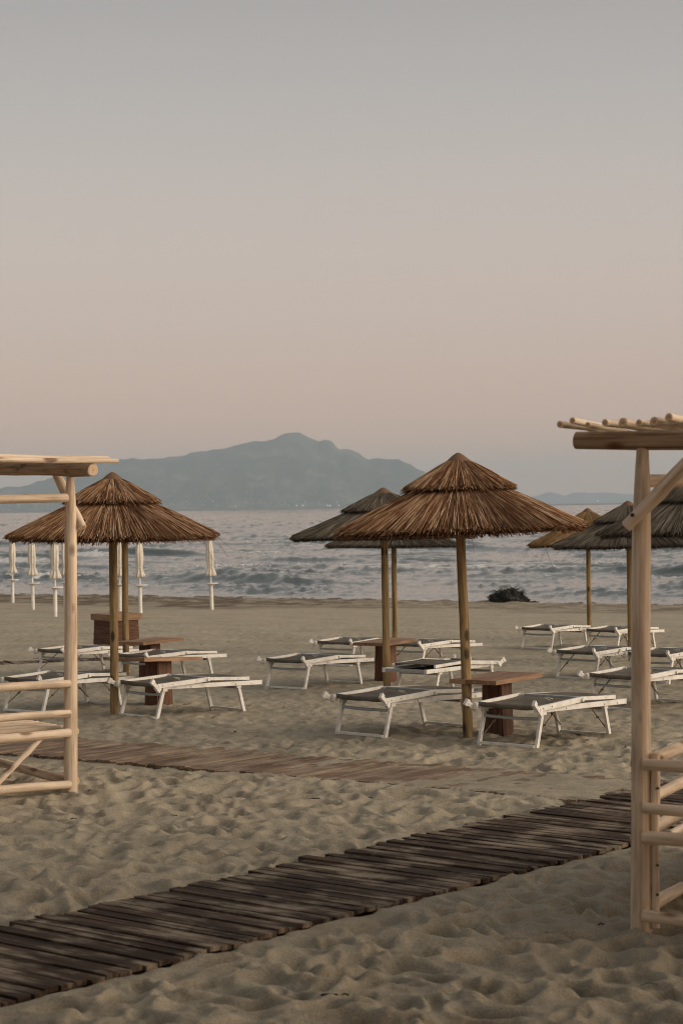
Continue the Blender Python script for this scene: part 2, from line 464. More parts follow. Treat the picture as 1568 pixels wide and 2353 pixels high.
# ------------------------------------------------------------------ mesh helpers
class MB:
    def __init__(s):
        s.v, s.f, s.g, s.m, s.tone, s.sm = [], [], [], [], [], []
    def add(s, verts, faces, grain=None, mi=0, tone=0.0, smooth=True):
        o = len(s.v)
        s.v += [tuple(a) for a in verts]
        s.g += [tuple(a) for a in (grain if grain is not None else verts)]
        s.tone += [tone] * len(verts)
        for f in faces:
            s.f.append(tuple(i + o for i in f)); s.m.append(mi); s.sm.append(smooth)
    def box(s, c, size, R=None, mi=0, shift=None, taper=1.0):
        """box whose grain runs along its longest side"""
        c = Vector(c); hx, hy, hz = (a / 2 for a in size)
        raw = [Vector((x * (taper if z > 0 else 1), y * (taper if z > 0 else 1), z)) for x in (-hx, hx) for y in (-hy, hy) for z in (-hz, hz)]
        v = [c + (R @ q if R else q) for q in raw]
        ax = max(range(3), key=lambda i: size[i])
        off = shift if shift is not None else Vector((c.x * 3.7 + c.y, c.y * 2.3, c.z * 5.1 + c.x * 1.7))
        gr = []
        for q in raw:
            k = [q.x, q.y, q.z]; l = k.pop(ax)
            gr.append(Vector((k[0], l, k[1])) + off)
        F = [(0, 1, 3, 2), (4, 6, 7, 5), (0, 4, 5, 1), (2, 3, 7, 6), (0, 2, 6, 4), (1, 5, 7, 3)]
        s.add(v, F, gr, mi, smooth=False)
    def bar(s, a, b, wd, ht, up=(0, 0, 1), mi=0):
        a, b = Vector(a), Vector(b)
        z = (b - a); L = z.length; z.normalize()
        x = z.cross(Vector(up)); 
        if x.length < 1e-4: x = z.cross(Vector((1, 0, 0)))
        x.normalize(); y = x.cross(z).normalized()
        R = Matrix((x, y, z)).transposed()
        s.box((a + b) / 2, (wd, ht, L), R, mi)
    def tube(s, pts, rads, n=10, mi=0, end_mi=None, cap=True, wob=0.0, tone=0.0, goff=0.0):
        pts = [Vector(p) for p in pts]
        if not isinstance(rads, (list, tuple)): rads = [rads] * len(pts)
        ring = []; gr = []
        d0 = (pts[1] - pts[0]).normalized()
        ref = Vector((0, 0, 1)) if abs(d0.z) < .9 else Vector((1, 0, 0))
        L = 0
        for i, p in enumerate(pts):
            d = (pts[min(i + 1, len(pts) - 1)] - pts[max(i - 1, 0)]).normalized()
            x = d.cross(ref).normalized(); y = d.cross(x).normalized()
            if i: L += (p - pts[i - 1]).length
            for k in range(n):
                a = 2 * math.pi * k / n
                r = rads[i] * (1 + wob * math.sin(a * 2 + i * 1.7 + goff * 9) + wob * .6 * math.sin(a * 3 - i * 2.3))
                ring.append(p + (x * math.cos(a) + y * math.sin(a)) * r)
                gr.append(Vector((math.cos(a) * r, math.sin(a) * r, L + goff)))
        F = []
        for i in range(len(pts) - 1):
            for k in range(n):
                k2 = (k + 1) % n
                F.append((i * n + k, i * n + k2, (i + 1) * n + k2, (i + 1) * n + k))
        s.add(ring, F, gr, mi, tone)
        if cap:
            em = mi if end_mi is None else end_mi
            for i in (0, len(pts) - 1):
                idx = [ring[i * n + k] for k in range(n)]; gg = [gr[i * n + k] for k in range(n)]
                d = (pts[1] - pts[0]) if i == 0 else (pts[-2] - pts[-1])
                d.normalize()
                # slightly chamfered end
                v = [q - d * 0 for q in idx] + [pts[i] + (q - pts[i]) * .86 - d * rads[i] * .12 for q in idx] + [pts[i] - d * rads[i] * .12]
                g2 = gg + [Vector((q.x * .86, q.y * .86, q.z)) for q in gg] + [Vector((0, 0, gg[0].z))]
                F = []
                for k in range(n):
                    k2 = (k + 1) % n
                    a, b = (k, k2) if i else (k2, k)
                    F.append((a, b, n + b, n + a)); F.append((n + a, n + b, 2 * n))
                s.add(v, F, g2, em, tone, smooth=False)
    def lathe(s, prof, n=24, mi=0, center=(0, 0), fold=None, tone=0.0):
        v = []; F = []
        for i, (r, z) in enumerate(prof):
            for k in range(n):
                a = 2 * math.pi * k / n
                rr = r * (fold(a, i) if fold else 1)
                v.append(Vector((center[0] + rr * math.cos(a), center[1] + rr * math.sin(a), z)))
        for i in range(len(prof) - 1):
            for k in range(n):
                k2 = (k + 1) % n
                F.append((i * n + k, i * n + k2, (i + 1) * n + k2, (i + 1) * n + k))
        s.add(v, F, None, mi, tone)
    def build(s, name, mats, parent=None):
        me = bpy.data.meshes.new(name)
        me.from_pydata(s.v, [], s.f)
        for mm in (mats if isinstance(mats, list) else [mats]): me.materials.append(mm)
        me.polygons.foreach_set('material_index', s.m)
        me.polygons.foreach_set('use_smooth', s.sm)
        a = me.attributes.new('grain', 'FLOAT_VECTOR', 'POINT'); a.data.foreach_set('vector', np.array(s.g, np.float32).ravel())
        if any(s.tone):
            a = me.attributes.new('tone', 'FLOAT', 'POINT'); a.data.foreach_set('value', np.array(s.tone, np.float32))
        me.update()
        return link(name, me, parent)

def link(name, me, parent=None):
    o = bpy.data.objects.new(name, me); C.objects.link(o)
    if parent: o.parent = parent
    return o

def tag(o, label=None, cat=None, group=None, kind=None):
    if label: o['label'] = label
    if cat: o['category'] = cat
    if group: o['group'] = group
    if kind: o['kind'] = kind
    return o

def empty(name, loc, rz=0):
    o = bpy.data.objects.new(name, None); C.objects.link(o)
    o.location = loc; o.rotation_euler = (0, 0, rz); o.empty_display_size = .1
    return o

def copy_tree(o, parent=None):
    c = o.copy(); C.objects.link(c); c.parent = parent
    for ch in list(o.children): copy_tree(ch, c)
    return c

def grid_mesh(name, X, Y, Z, material, attrs=None):
    r, c = X.shape
    me = bpy.data.meshes.new(name)
    n = r * c
    me.vertices.add(n)
    co = np.empty((n, 3), np.float32); co[:, 0] = X.ravel(); co[:, 1] = Y.ravel(); co[:, 2] = Z.ravel()
    me.vertices.foreach_set('co', co.ravel())
    i = np.arange(n).reshape(r, c)
    q = np.stack([i[:-1, :-1], i[:-1, 1:], i[1:, 1:], i[1:, :-1]], -1).reshape(-1, 4)
    nf = len(q)
    me.loops.add(nf * 4); me.polygons.add(nf)
    me.loops.foreach_set('vertex_index', q.ravel().astype(np.int32))
    me.polygons.foreach_set('loop_start', np.arange(0, nf * 4, 4, dtype=np.int32))
    me.polygons.foreach_set('use_smooth', np.ones(nf, bool))
    me.materials.append(material)
    me.update(calc_edges=True)
    for k, v in (attrs or {}).items():
        a = me.attributes.new(k, 'FLOAT', 'POINT'); a.data.foreach_set('value', v.ravel().astype(np.float32))
    return link(name, me)

# ------------------------------------------------------------------ beach
ys = [5.6]
while ys[-1] < 74:
    y = ys[-1]; ys.append(y + min(max(y * y / (2000 * 1.95) * .68, .012), .34))
while ys[-1] < 125: ys.append(ys[-1] + 1.2)
ys = np.array(list(np.linspace(-24, 5.2, 40)) + ys)
ts = np.linspace(-1, 1, 640)
ts = np.concatenate([-np.array([9, 4.5, 2.4, 1.6, 1.25, 1.1]), ts, np.array([1.1, 1.25, 1.6, 2.4, 4.5, 9])])
Wd = np.maximum(.27 * ys, 2.2)
X = ts[None, :] * Wd[:, None]; Y = np.repeat(ys[:, None], len(ts), 1)
Z = sand_height(X, Y)
s_ = shore(X, Y)
wet_and_shade = sstep(56, 62, s_ + 5 * fbm(X * .12, Y * .12, 91, 3) + 3.0 * sstep(2, -6, X))
deb = np.clip(.5 + 1.3 * fbm(X * .9, Y * .55, 95, 5), 0, 1)
wet_and_shade = wet_and_shade * (.35 + .85 * deb) * (1.0 - .45 * sstep(-6, 4, X)) + .9 * sstep(69, 71.3, s_)
wet_and_shade = np.clip(wet_and_shade, 0, 1)
# damp churned sand lies in the hollows where people walk between the loungers
wet_and_shade = np.maximum(wet_and_shade, .30 * (1 - sstep(30, 44, s_)) * np.clip(fbm(X * .5, Y * .35, 71, 4), 0, 1))
wet_and_shade = np.maximum(wet_and_shade, .16 * (1 - sstep(12, 24, s_)))  # foreground shade put into the sand colour through the same mask
o = grid_mesh('sand', X, Y, Z, M['sand'], {'wet_and_shade': wet_and_shade}); tag(o, kind='structure')

# ------------------------------------------------------------------ sea
ys = [60.0]
while ys[-1] < 3200: ys.append(ys[-1] * 1.0052 + .02)
ys = np.array(ys)
ts = np.linspace(-.27, .27, 520); ts = np.concatenate([[-1.2, -.6, -.38], ts, [.38, .6, 1.2]])
X = ts[None, :] * ys[:, None]; Y = np.repeat(ys[:, None], len(ts), 1)
s_ = shore(X, Y); off = s_ - 71.2                    # metres beyond the waterline
phase = off + 3.5 * fbm(X * .035, Y * .035, 11, 3)
depthf = sstep(-1, 16, off)
env = np.clip(.40 + 1.2 * perlin(X * .075, Y * .04, 12), 0, 1.2)
def crest(ph, lam, k):
    c = .5 + .5 * np.cos(2 * np.pi * ph / lam); return c ** k
sw = .46 * env * crest(phase + 2, 15.5, 6.5) * depthf * (1 - .65 * sstep(70, 160, off))
env2 = np.clip(.4 + 1.2 * perlin(X * .11 + 9, Y * .06, 14), 0, 1.2)
sw = sw + .20 * env2 * crest(phase * 1.07 + 1.6 * perlin(X * .15, Y * .15, 15), 6.3, 2.2) * sstep(-.5, 6, off)
chop = 0; caps = 0
for k, (lam, amp) in enumerate(((17, .24), (3.9, .125), (2.1, .125), (1.15, .068), (.6, .024))):
    cx, cy = X * .97 + Y * .22, Y * .97 - X * .12
    wx_, wy_ = cx / (lam * 1.05), cy / (lam * .62)
    q = np.abs(perlin(wx_ + 31 * k + .5 * perlin(wx_ * .7, wy_ * .7, 80 + k), wy_ + .6 * perlin(wx_ * .6, wy_ * .6, 90 + k), 60 + k))
    pk = np.clip(1 - 2.2 * q, 0, 1) ** 2.2
    patch = np.clip((.45, .5, .6, .65, .65)[k] + .95 * perlin(X / (lam * 5), Y / (lam * 6), 40 + k), .05 if k < 2 else .28, 1.2)
    chop = chop + amp * pk * patch * (sstep(40, 120, off) if k == 0 else 1)
    if k in (1, 2): caps = np.maximum(caps, sstep(.62, .95, pk * patch))
chop = chop * sstep(-.5, 4, off) * (.85 + .5 * sstep(40, 300, off) + .30 * (1 - sstep(12, 36, off)))
Z = SEA_Z + sw + chop + .012 * fbm(X * 1.3, Y * 1.3, 5, 2)
Z = np.where(Y > 2800, SEA_Z + (Z - SEA_Z) * (1 - sstep(2800, 3150, Y)), Z)
# foam: broken water shoreward of the steep crests, and the lace at the very edge
br = env * crest(phase + 5.2, 15.5, 3.0)
foam = 1.05 * sstep(.55, 1.0, br) * sstep(6, 14, off) * (1 - sstep(50, 75, off)) * np.clip(.55 + 1.1 * perlin(X * .09 + 4, Y * .05, 19), 0, 1)
foam = foam + .45 * sstep(2.6, .4, off + 1.2 * fbm(X * .4, Y * .4, 23, 3)) + .42 * sstep(.25, .5, perlin(X * .07, Y * .2, 27)) * sstep(2, 6, off) * (1 - sstep(30, 60, off))
foam = foam + 1.1 * caps * sstep(3, 8, off) * (1 - sstep(120, 260, off)) * sstep(.0, .45, perlin(X * .05, Y * .07, 29) + .12)
o = grid_mesh('sea', X, Y, Z, M['sea'], {'foam': foam}); tag(o, kind='structure')
mb = MB()
mb.add([(-46000, 3120, SEA_Z - .05), (46000, 3120, SEA_Z - .05), (46000, 46000, SEA_Z - .05), (-46000, 46000, SEA_Z - .05)], [(0, 1, 2, 3)])
mb.add([(-46000, 55, SEA_Z - .7), (-70, 55, SEA_Z - .7), (-3700, 3120, SEA_Z - .7), (-46000, 3120, SEA_Z - .7)], [(0, 1, 2, 3)])
mb.add([(70, 55, SEA_Z - .7), (46000, 55, SEA_Z - .7), (46000, 3120, SEA_Z - .7), (3700, 3120, SEA_Z - .7)], [(0, 1, 2, 3)])
tag(mb.build('open_sea', M['open_sea']), kind='structure')

# ------------------------------------------------------------------ far island and headland
def island(name, D, prof, depth, x0, x1, step, rough, seed):
    px = np.array([a for a, b in prof], float)
    hz = 1163 - .01396 * (px - 784)
    up = hz - np.array([b for a, b in prof], float)
    sc = D / FPX
    xs = np.arange(x0, x1, step); vs = np.linspace(-1, 1, 61)
    H = np.interp(xs, (px - 784) * sc, np.maximum(up, 0) * sc)
    X, V = np.meshgrid(xs, vs)
    Yd = D + V * depth * (.45 + .55 * np.sqrt(np.maximum(H, 1) / H.max()))[None, :] + .06 * depth * perlin(X / 1900, V * 0 + 3, seed)
    f = np.clip(1 - np.abs(V), 0, 1) ** .85
    Hh = H[None, :] * f
    nz = fbm(X / 900, Yd / 900, seed, 5, .55)
    Hh = Hh * (1 - .50 * np.abs(nz) * (1 - f) * 2) + rough * fbm(X / 130, Yd / 130, seed + 5, 4) * np.minimum(Hh / 60, 1)
    Hh = np.minimum(Hh, H[None, :] + rough * .5) + SEA_Z - 2
    o = grid_mesh(name, X, Yd, Hh, M['slope']); tag(o, kind='structure')
    return o, xs, H, sc
P1 = [(-420, 1158), (-200, 1146), (-60, 1128), (0, 1120), (52, 1115), (92, 1103), (130, 1092), (180, 1076), (230, 1061), (262, 1056), (282, 1052), (328, 1051.5), (354, 1054),
      (394, 1049.5), (430, 1043), (459, 1037), (525, 1029), (545, 1022), (564, 1017), (610, 1012), (643, 1001.6), (660, 994), (669, 992), (692, 992.4), (700, 998), (709, 1003),
      (735, 1012), (741, 1008), (746, 1007), (761, 1011), (770, 1019), (781, 1028), (797, 1028), (820, 1037.7), (840, 1049), (853, 1054.7), (880, 1052), (912, 1054.7), (939, 1062.6),
      (958, 1073.8), (978, 1084), (1010, 1097), (1040, 1112), (1080, 1130), (1130, 1147), (1180, 1160)]
isl, ixs, iH, isc = island('mountain', 19000, P1, 2600, -5200, 1700, 22, 18, 3)
P2 = [(1150, 1158), (1190, 1150), (1221, 1139), (1236, 1137.6), (1251, 1131), (1263, 1129), (1281, 1133), (1296, 1139), (1308, 1135), (1321, 1129.6), (1336, 1129), (1356, 1132),
      (1388, 1130.6), (1413, 1132), (1451, 1135), (1498, 1135), (1526, 1132), (1568, 1130), (1640, 1132), (1760, 1140), (1900, 1155)]
island('far_headland', 33500, P2, 900, 2700, 8300, 40, 5, 9)
# towns low on the island's slope: thousands of roofs that read as pale specks
mb = MB()
for _ in range(420):
    cl = rnd.choice([(-2900, 260), (-2350, 200), (-1500, 330), (-700, 420), (-250, 300), (250, 350), (700, 280), (-3000, 500), (-1100, 600)])
    x = rnd.gauss(*cl); 
    if not -3300 < x < 1300: continue
    hh = float(np.interp(x, ixs, iH)); zf = min(abs(rnd.gauss(0, 1)) * 55 + 6, hh * .5)
    k = zf / max(hh, 1)
    y = 19000 - 2600 * (.45 + .55 * math.sqrt(max(hh, 1) / iH.max())) * (1 - k ** (1 / .85)) - 14
    a = rnd.uniform(5, 10)
    mb.box((x, y, zf + 2), (a * rnd.uniform(1, 2), a, rnd.uniform(6, 11)))
tag(mb.build('far_town', M['house']), 'pale houses scattered low on the hazy mountain slope', 'town', kind='stuff')
for k, (px, py) in enumerate([(541, 1164.5), (681, 1163.5), (695, 1163), (752, 1163), (758, 1163), (778, 1162.5), (1372, 1152)]):
    q = at(px, py, 16200)
    mb = MB(); mb.tube([(0, 0, -5), (0, 0, 3)], .4, 6); r_ = empty('harbour_lamp', (q.x, q.y, q.z))
    mb.build('post', M['steel'], r_)
    mb = MB(); mb.lathe([(.1, 3), (2.4, 4), (3.2, 6), (2.4, 8), (.1, 9)], 10); mb.build('lamp_head', M['lamp'], r_)
    nm = ['lone tiny lit lamp on the mountain shore right of the left thatched parasol', 'left lamp of the first pair of lights on the mountain shore',
          'right lamp of the first pair of lights on the mountain shore', 'left lamp of the second pair of lights on the mountain shore',
          'right lamp of the second pair of lights on the mountain shore', 'lone warm light on the shore nearest the grey parasol cap',
          'lone light at the foot of the far right headland'][k]
    tag(r_, nm, 'lamp', 'lights along the far shore')

# ------------------------------------------------------------------ unseen plank roof added above the camera to shade the foreground
mb = MB()
for k in range(30):
    xx = -8 + 21 * k / 29
    mb.tube([(xx, -7, 3.45), (xx, 5.9, 3.62)], .035, 8)
for xx in (-7, -2.8, 1.4, 5.7, 10):
    for yy in (-6.5, -.5): mb.tube([(xx, yy, -.2), (xx, yy, 3.5)], .07, 12)
for k in range(64):
    yy = -7 + 12.9 * k / 63
    mb.box((2.5, yy, 3.53 + .17 * k / 63), (21.4, .19, .03))
o = mb.build('roof', M['log']); tag(o, 'unseen log and plank roof added to shade the foreground', 'roof', kind='structure')

# ------------------------------------------------------------------ boardwalks
def boardwalk(name, st, material, z, seed, label, pitch=.0755, board=.066, thick=.022):
    r = random.Random(seed)
    mb = MB()
    n = int(st.len / pitch)
    ang = math.atan2(st.n.y, st.n.x)
    for i in range(n):
        a = (i + .5) * pitch
        lo, hi = r.uniform(-.012, .012), st.w + r.uniform(-.03, .03)
        if r.random() < .06: hi += .05
        c = st.o + st.d * a + st.n * ((lo + hi) / 2)
        zz = g(c.x, c.y) + z + r.uniform(-.007, .007)
        R = Matrix.Rotation(ang + rad(r.uniform(-.5, .5)), 3, 'Z') @ Matrix.Rotation(rad(r.uniform(-.35, .35)), 3, 'Y') @ Matrix.Rotation(rad(r.uniform(-2.5, 2.5)), 3, 'X')
        mb.box((c.x, c.y, zz), (hi - lo, board, thick), R, shift=Vector((r.uniform(0, 90), r.uniform(0, 90), r.uniform(0, 90))))
    for b in (.12, st.w / 2, st.w - .12):
        for i in range(0, int(st.len), 1):
            p0 = st.o + st.d * i + st.n * b; p1 = st.o + st.d * (i + .98) + st.n * b
            mb.bar((p0.x, p0.y, g(*p0) + z - .038), (p1.x, p1.y, g(*p1) + z - .038), .06, .045)
    o = mb.build(name, material)
    tag(o, label, 'boardwalk', kind='structure')
    return o
boardwalk('boardwalk', W1, M['walk_dark'], .006, 1, 'dark worn plank boardwalk crossing the foreground sand')
boardwalk('boardwalk', W2, M['walk_pale'], .000, 2, 'pale brown plank boardwalk half buried in sand before the loungers')
boardwalk('boardwalk', W3, M['walk_dark'], .004, 3, 'narrow dark plank boardwalk far off behind the left lounger')

# ------------------------------------------------------------------ pergola daybeds
def crooked(a, b, r, r0, r1, amp, k=7):
    a, b = Vector(a), Vector(b); d = b - a
    n1 = d.cross(Vector((0, 0, 1)))
    if n1.length < .1: n1 = Vector((1, 0, 0))
    n1.normalize(); n2 = d.cross(n1).normalized()
    ph1, ph2 = r.uniform(0, 6.3), r.uniform(0, 6.3); f = r.uniform(.6, 1.3)
    pts, rs = [], []
    for i in range(k):
        t = i / (k - 1); e = math.sin(math.pi * t)
        pts.append(a + d * t + (n1 * math.sin(ph1 + f * 5 * t) + n2 * math.sin(ph2 + f * 4 * t)) * amp * e)
        rs.append((r0 + (r1 - r0) * t) * (1 + r.uniform(-.08, .08)))
    rs[0] *= .93; rs[-1] *= .93
    return pts, rs

def pergola(loc, ang, seed, label, bed_braces, lean, skew, open_side):
    r = random.Random(seed)
    root = empty('pergola', loc, ang)
    root.rotation_euler = (Matrix.Rotation(rad(lean), 3, 'Y') @ Matrix.Rotation(ang, 3, 'Z')).to_euler()
    tag(root, label, 'pergola', 'peeled log pergolas over daybeds')
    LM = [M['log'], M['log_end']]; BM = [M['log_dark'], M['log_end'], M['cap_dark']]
    cnt = [0]
    def log(name, a, b, r0, r1=None, amp=.008, k=7, n=16, extra=None):
        mb = MB(); pts, rs = crooked(a, b, r, r0, r1 if r1 is not None else r0, amp, k)
        cnt[0] += 1
        mb.tube(pts, rs, n, 0, 1, wob=.06, goff=seed * 3 + cnt[0] * 1.37)
        if extra: extra(mb)
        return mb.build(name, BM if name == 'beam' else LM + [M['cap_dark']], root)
    D = 2.0
    for (u, v) in ((0, 0), (D, 0), (0, D), (D, D)):
        mb = MB()
        zs = [-.25, 0, .4, .9, 1.35, 1.75, 1.95, 2.07, 2.16]
        rs = [.049, .048, .046, .044, .0425, .041, .037, .031, .025]
        ph = r.uniform(0, 6)
        pts = [(u + .006 * math.sin(ph + z * 2.2), v + .006 * math.cos(ph * 2 + z * 1.9), z) for z in zs]
        mb.tube(pts, rs, 20, 0, 1, wob=.02, goff=r.uniform(0, 50))
        mb.build('post', LM, root)
    for v in (0, D):
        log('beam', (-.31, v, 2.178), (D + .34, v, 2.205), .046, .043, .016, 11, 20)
    for u in (-.012, D + .012):
        log('rail', (u, .03, 1.995), (u, D + .1, 2.0), .031, .029, .014)
    # slanting braces bolted outside the posts
    for v, sgn in ((-.068, 1), (D + .068, 1)):
        for u0, s in ((0, 1), (D, -1)):
            def bolt(mb, u0=u0, s=s, v=v):
                q = Vector((u0 - s * .010, v - .034 * (1 if v < 0 else -1), 1.845))
                mb.tube([q, q + Vector((0, -.006 if v < 0 else .006, 0))], .009, 10, 2)
            log('brace', (u0 - s * .050, v, 1.795), (u0 + s * .320, v, 2.165), .030, .031, .004, 6, 16, bolt)
    # roof poles laid across the beams
    u = -.315; i = 0
    while u < D + .36 - skew * 1.2:
        rr = r.uniform(.0145, .022)
        z = 2.178 + .0125 * (u + .3) + .045 + rr + r.uniform(-.002, .004)
        lift = .018 if i in (1, 7, 10, 15) else 0
        a0 = r.uniform(-.215, -.155)
        log('roof_pole', (u, a0, z + lift), (u + skew * 2.4 + r.uniform(-.02, .02), D + r.uniform(.15, .3), z + .012), rr, rr * .9, .010, 6, 10)
        u += r.uniform(.062, .078); i += 1
    # bed rails on all four sides
    for z, rr in ((.748, .030), (.556, .028), (.418, .033), (.076, .031)):
        for v, sg in ((-.05, 1), (D + .05, 1)):
            if open_side and z > .5 and v < 0: continue        # the side one climbs in by
            log('rail', (.028, v, z + r.uniform(-.006, .006)), (D - .03, v, z + r.uniform(-.015, .015)), rr * .95, rr * 1.05, .018)
        for uu in (-.034, D + .034):
            log('rail', (uu, .030, z - .008 + r.uniform(-.005, .005)), (uu, D - .03, z + r.uniform(-.015, .02)), rr * .95, rr * 1.12, .013)
    # short inner posts with bolts
    for (uu, vv) in ((.068, -.004), (D - .068, -.004), (.068, D + .004), (D - .068, D + .004)):
        def bolts(mb, uu=uu, vv=vv):
            for zz in (.64, .30, .17):
                q = Vector((uu + .014, vv - .016, zz)); mb.tube([q, q + Vector((.004, -.005, 0))], .006, 8, 2)
        log('inner_post', (uu, vv, .02), (uu, vv, .79), .020, .0195, .003, 5, 14, bolts)
    # seat of thin poles
    u = .13
    while u < D - .1:
        log('seat_pole', (u, .0, .434), (u + r.uniform(-.02, .02), D, .452), .019, .021, .010, 6, 10)
        u += r.uniform(.075, .10)
    if bed_braces:
        for uu in (-.02, D + .02):
            log('brace', (uu, .24, .395), (uu, .64, .05), .020, .022, .004, 5, 12)
            log('brace', (uu, D - .24, .395), (uu, D - .64, .05), .020, .022, .004, 5, 12)
            log('brace', (uu + .05, .86, .395), (uu + .05, .52, .05), .018, .020, .004, 5, 12)
    return root
q = on_ground(1470, 2137)
pergola((q.x, q.y, g(q.x, q.y)), rad(-27), 4, 'pale log pergola daybed beside the dark boardwalk, its roof poles ending above the beam', False, 1.0, -.12, False)
q = on_ground(165, 1822)
pergola((q.x, q.y, g(q.x, q.y)), rad(126.9), 9, 'pale log pergola daybed standing before the left parasol and its loungers', True, .5, 0, True)

# ------------------------------------------------------------------ thatched parasols
EAVE = 1.73
def tier(r0, z0, r1, z1, count, thick, seed, drop):
    """reeds laid down a cone from (r0, z0) to (r1, z1); z measured from the eave"""
    r = random.Random(seed); mb = MB()
    slope = Vector((r1 - r0, z1 - z0)); L = slope.length; d = slope / L; nrm = Vector((-d.y, d.x))
    if nrm.y < 0: nrm = -nrm
    # dark packed core
    n = 48
    prof = [(r0 * .7, z0 + .01), (r1 - .03, z1 + .012), (r1 - .035, z1 - .03), (r0 * .8, z0 - .03)]
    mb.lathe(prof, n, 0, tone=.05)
    for i in range(count):
        a = r.uniform(0, 2 * math.pi)
        layer = r.random()
        long_ = r.random()
        s0 = (r.random() ** 1.5) * .62 * L if long_ < .75 else r.uniform(0, .1) * L
        ln = r.uniform(.30, .55) * L + .05
        s1 = min(s0 + ln, L)
        if r.random() < .62: s1 = L
        edge = s1 >= L - 1e-6
        if edge: s1 = L + r.gauss(0, .014) + (r.random() ** 6) * .05 - layer * .012
        h = .004 + layer * thick
        rad_ = r.uniform(.0016, .0033)
        sk = r.gauss(0, .035)
        def pos(s, hh, da):
            q = Vector((r0, z0)) + d * s + nrm * hh
            aa = a + da
            return Vector((q.x * math.cos(aa), q.x * math.sin(aa), q.y))
        R0 = r0 + d.x * s0; R1 = r0 + d.x * s1
        p0 = pos(s0, h * .55 + .006, -sk * .1 / max(R0, .1)); p1 = pos((s0 + s1) / 2, h + .004, 0)
        sag = r.gauss(0, .006) - (drop * r.random() if edge else 0)
        p2 = pos(s1, h + sag, sk * .3 / max(R1, .2))
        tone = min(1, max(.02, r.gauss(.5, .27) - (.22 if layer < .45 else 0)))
        tan = Vector((-math.sin(a), math.cos(a), 0)) * rad_
        up = Vector((nrm.x * math.cos(a), nrm.x * math.sin(a), nrm.y)) * rad_
        v = []
        for p, k in ((p0, .8), (p1, 1), (p2, .9)):
            v += [p - tan * k, p + up * k, p + tan * k, p - up * k]
        F = []
        for j in (0, 4):
            for k in range(4):
                k2 = (k + 1) % 4
                F.append((j + k, j + k2, j + 4 + k2, j + 4 + k))
        F.append((8, 9, 10, 11))
        mb.add(v, F, None, 0, tone, smooth=False)
    return mb
def rim(r1, z1, count, thick, seed, hang):
    """the shaggy cut edge: short reed ends packed under the rim"""
    r = random.Random(seed); mb = MB()
    for i in range(count):
        a = r.uniform(0, 2 * math.pi); rr = r1 + r.uniform(-.05, .012); z = z1 + r.uniform(-.012, thick)
        ln = r.uniform(.02, hang); rad_ = r.uniform(.002, .004)
        c = Vector((math.cos(a), math.sin(a), 0)); tn = Vector((-c.y, c.x, 0))
        p0 = c * (rr - .05) + Vector((0, 0, z + .022)); p1 = c * (rr + r.uniform(-.01, .02)) + tn * r.gauss(0, .008) + Vector((0, 0, z - ln))
        v = []
        for p in (p0, p1): v += [p - tn * rad_, p + c * rad_, p + tn * rad_, p - c * rad_]
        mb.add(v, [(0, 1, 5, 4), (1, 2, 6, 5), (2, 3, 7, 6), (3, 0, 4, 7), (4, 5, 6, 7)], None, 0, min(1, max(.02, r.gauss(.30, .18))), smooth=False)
    return mb

def merge(a, b):
    o = len(a.v); a.v += b.v; a.g += b.g; a.tone += b.tone; a.m += b.m; a.sm += b.sm
    a.f += [tuple(i + o for i in f) for f in b.f]
    return a
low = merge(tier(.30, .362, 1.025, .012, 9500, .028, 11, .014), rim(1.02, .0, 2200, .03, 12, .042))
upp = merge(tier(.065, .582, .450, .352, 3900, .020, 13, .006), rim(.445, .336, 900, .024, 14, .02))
# a few stray reeds that have slipped loose and hang from the rim
r_ = random.Random(17)
for a_ in (-1.95, -1.85, .4, 1.3, 2.2, 3.0, 4.1, 5.0):
    c_ = Vector((math.cos(a_), math.sin(a_), 0)); L_ = r_.uniform(.10, .34); dz = r_.uniform(.2, 1.1)
    low.tube([c_ * .93 + Vector((0, 0, .07)), c_ * 1.02 + Vector((0, 0, .0)), c_ * (1.02 + L_ * .6) + Vector((0, 0, -L_ * dz))], .0016, 5, tone=.35)
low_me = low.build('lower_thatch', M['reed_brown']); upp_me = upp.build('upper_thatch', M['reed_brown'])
mb = MB(); mb.lathe([(.0005, .655), (.018, .650), (.05, .630), (.098, .588), (.107, .577), (.102, .566), (.05, .58)], 28, 0)
cap_me = mb.build('cap', M['cap_brown'])
mb = MB()
for zz, rr in ((.318, .432), (.310, .428)):
    mb.tube([(rr * math.cos(a), rr * math.sin(a), zz + .003 * math.sin(a * 7)) for a in [k * math.pi / 24 for k in range(49)]], .007, 6, cap=False)
bind_me = mb.build('binding', M['binding'])
mb = MB()
for k in range(8):
    a = k * math.pi / 4
    mb.bar((.03 * math.cos(a), .03 * math.sin(a), .50), (.93 * math.cos(a), .93 * math.sin(a), .012), .022, .022)
spoke_me = mb.build('spoke_frame', M['pole'])
mb = MB(); mb.tube([(.003 * math.sin(z * 3), .003 * math.cos(z * 4), z) for z in [-.5 + .3 * k for k in range(9)] + [2.1]], [.044 - .0006 * k for k in range(10)], 18, 0, wob=.015)
pole_me = mb.build('pole', M['pole'])
proto = [low_me, upp_me, cap_me, bind_me, spoke_me, pole_me]

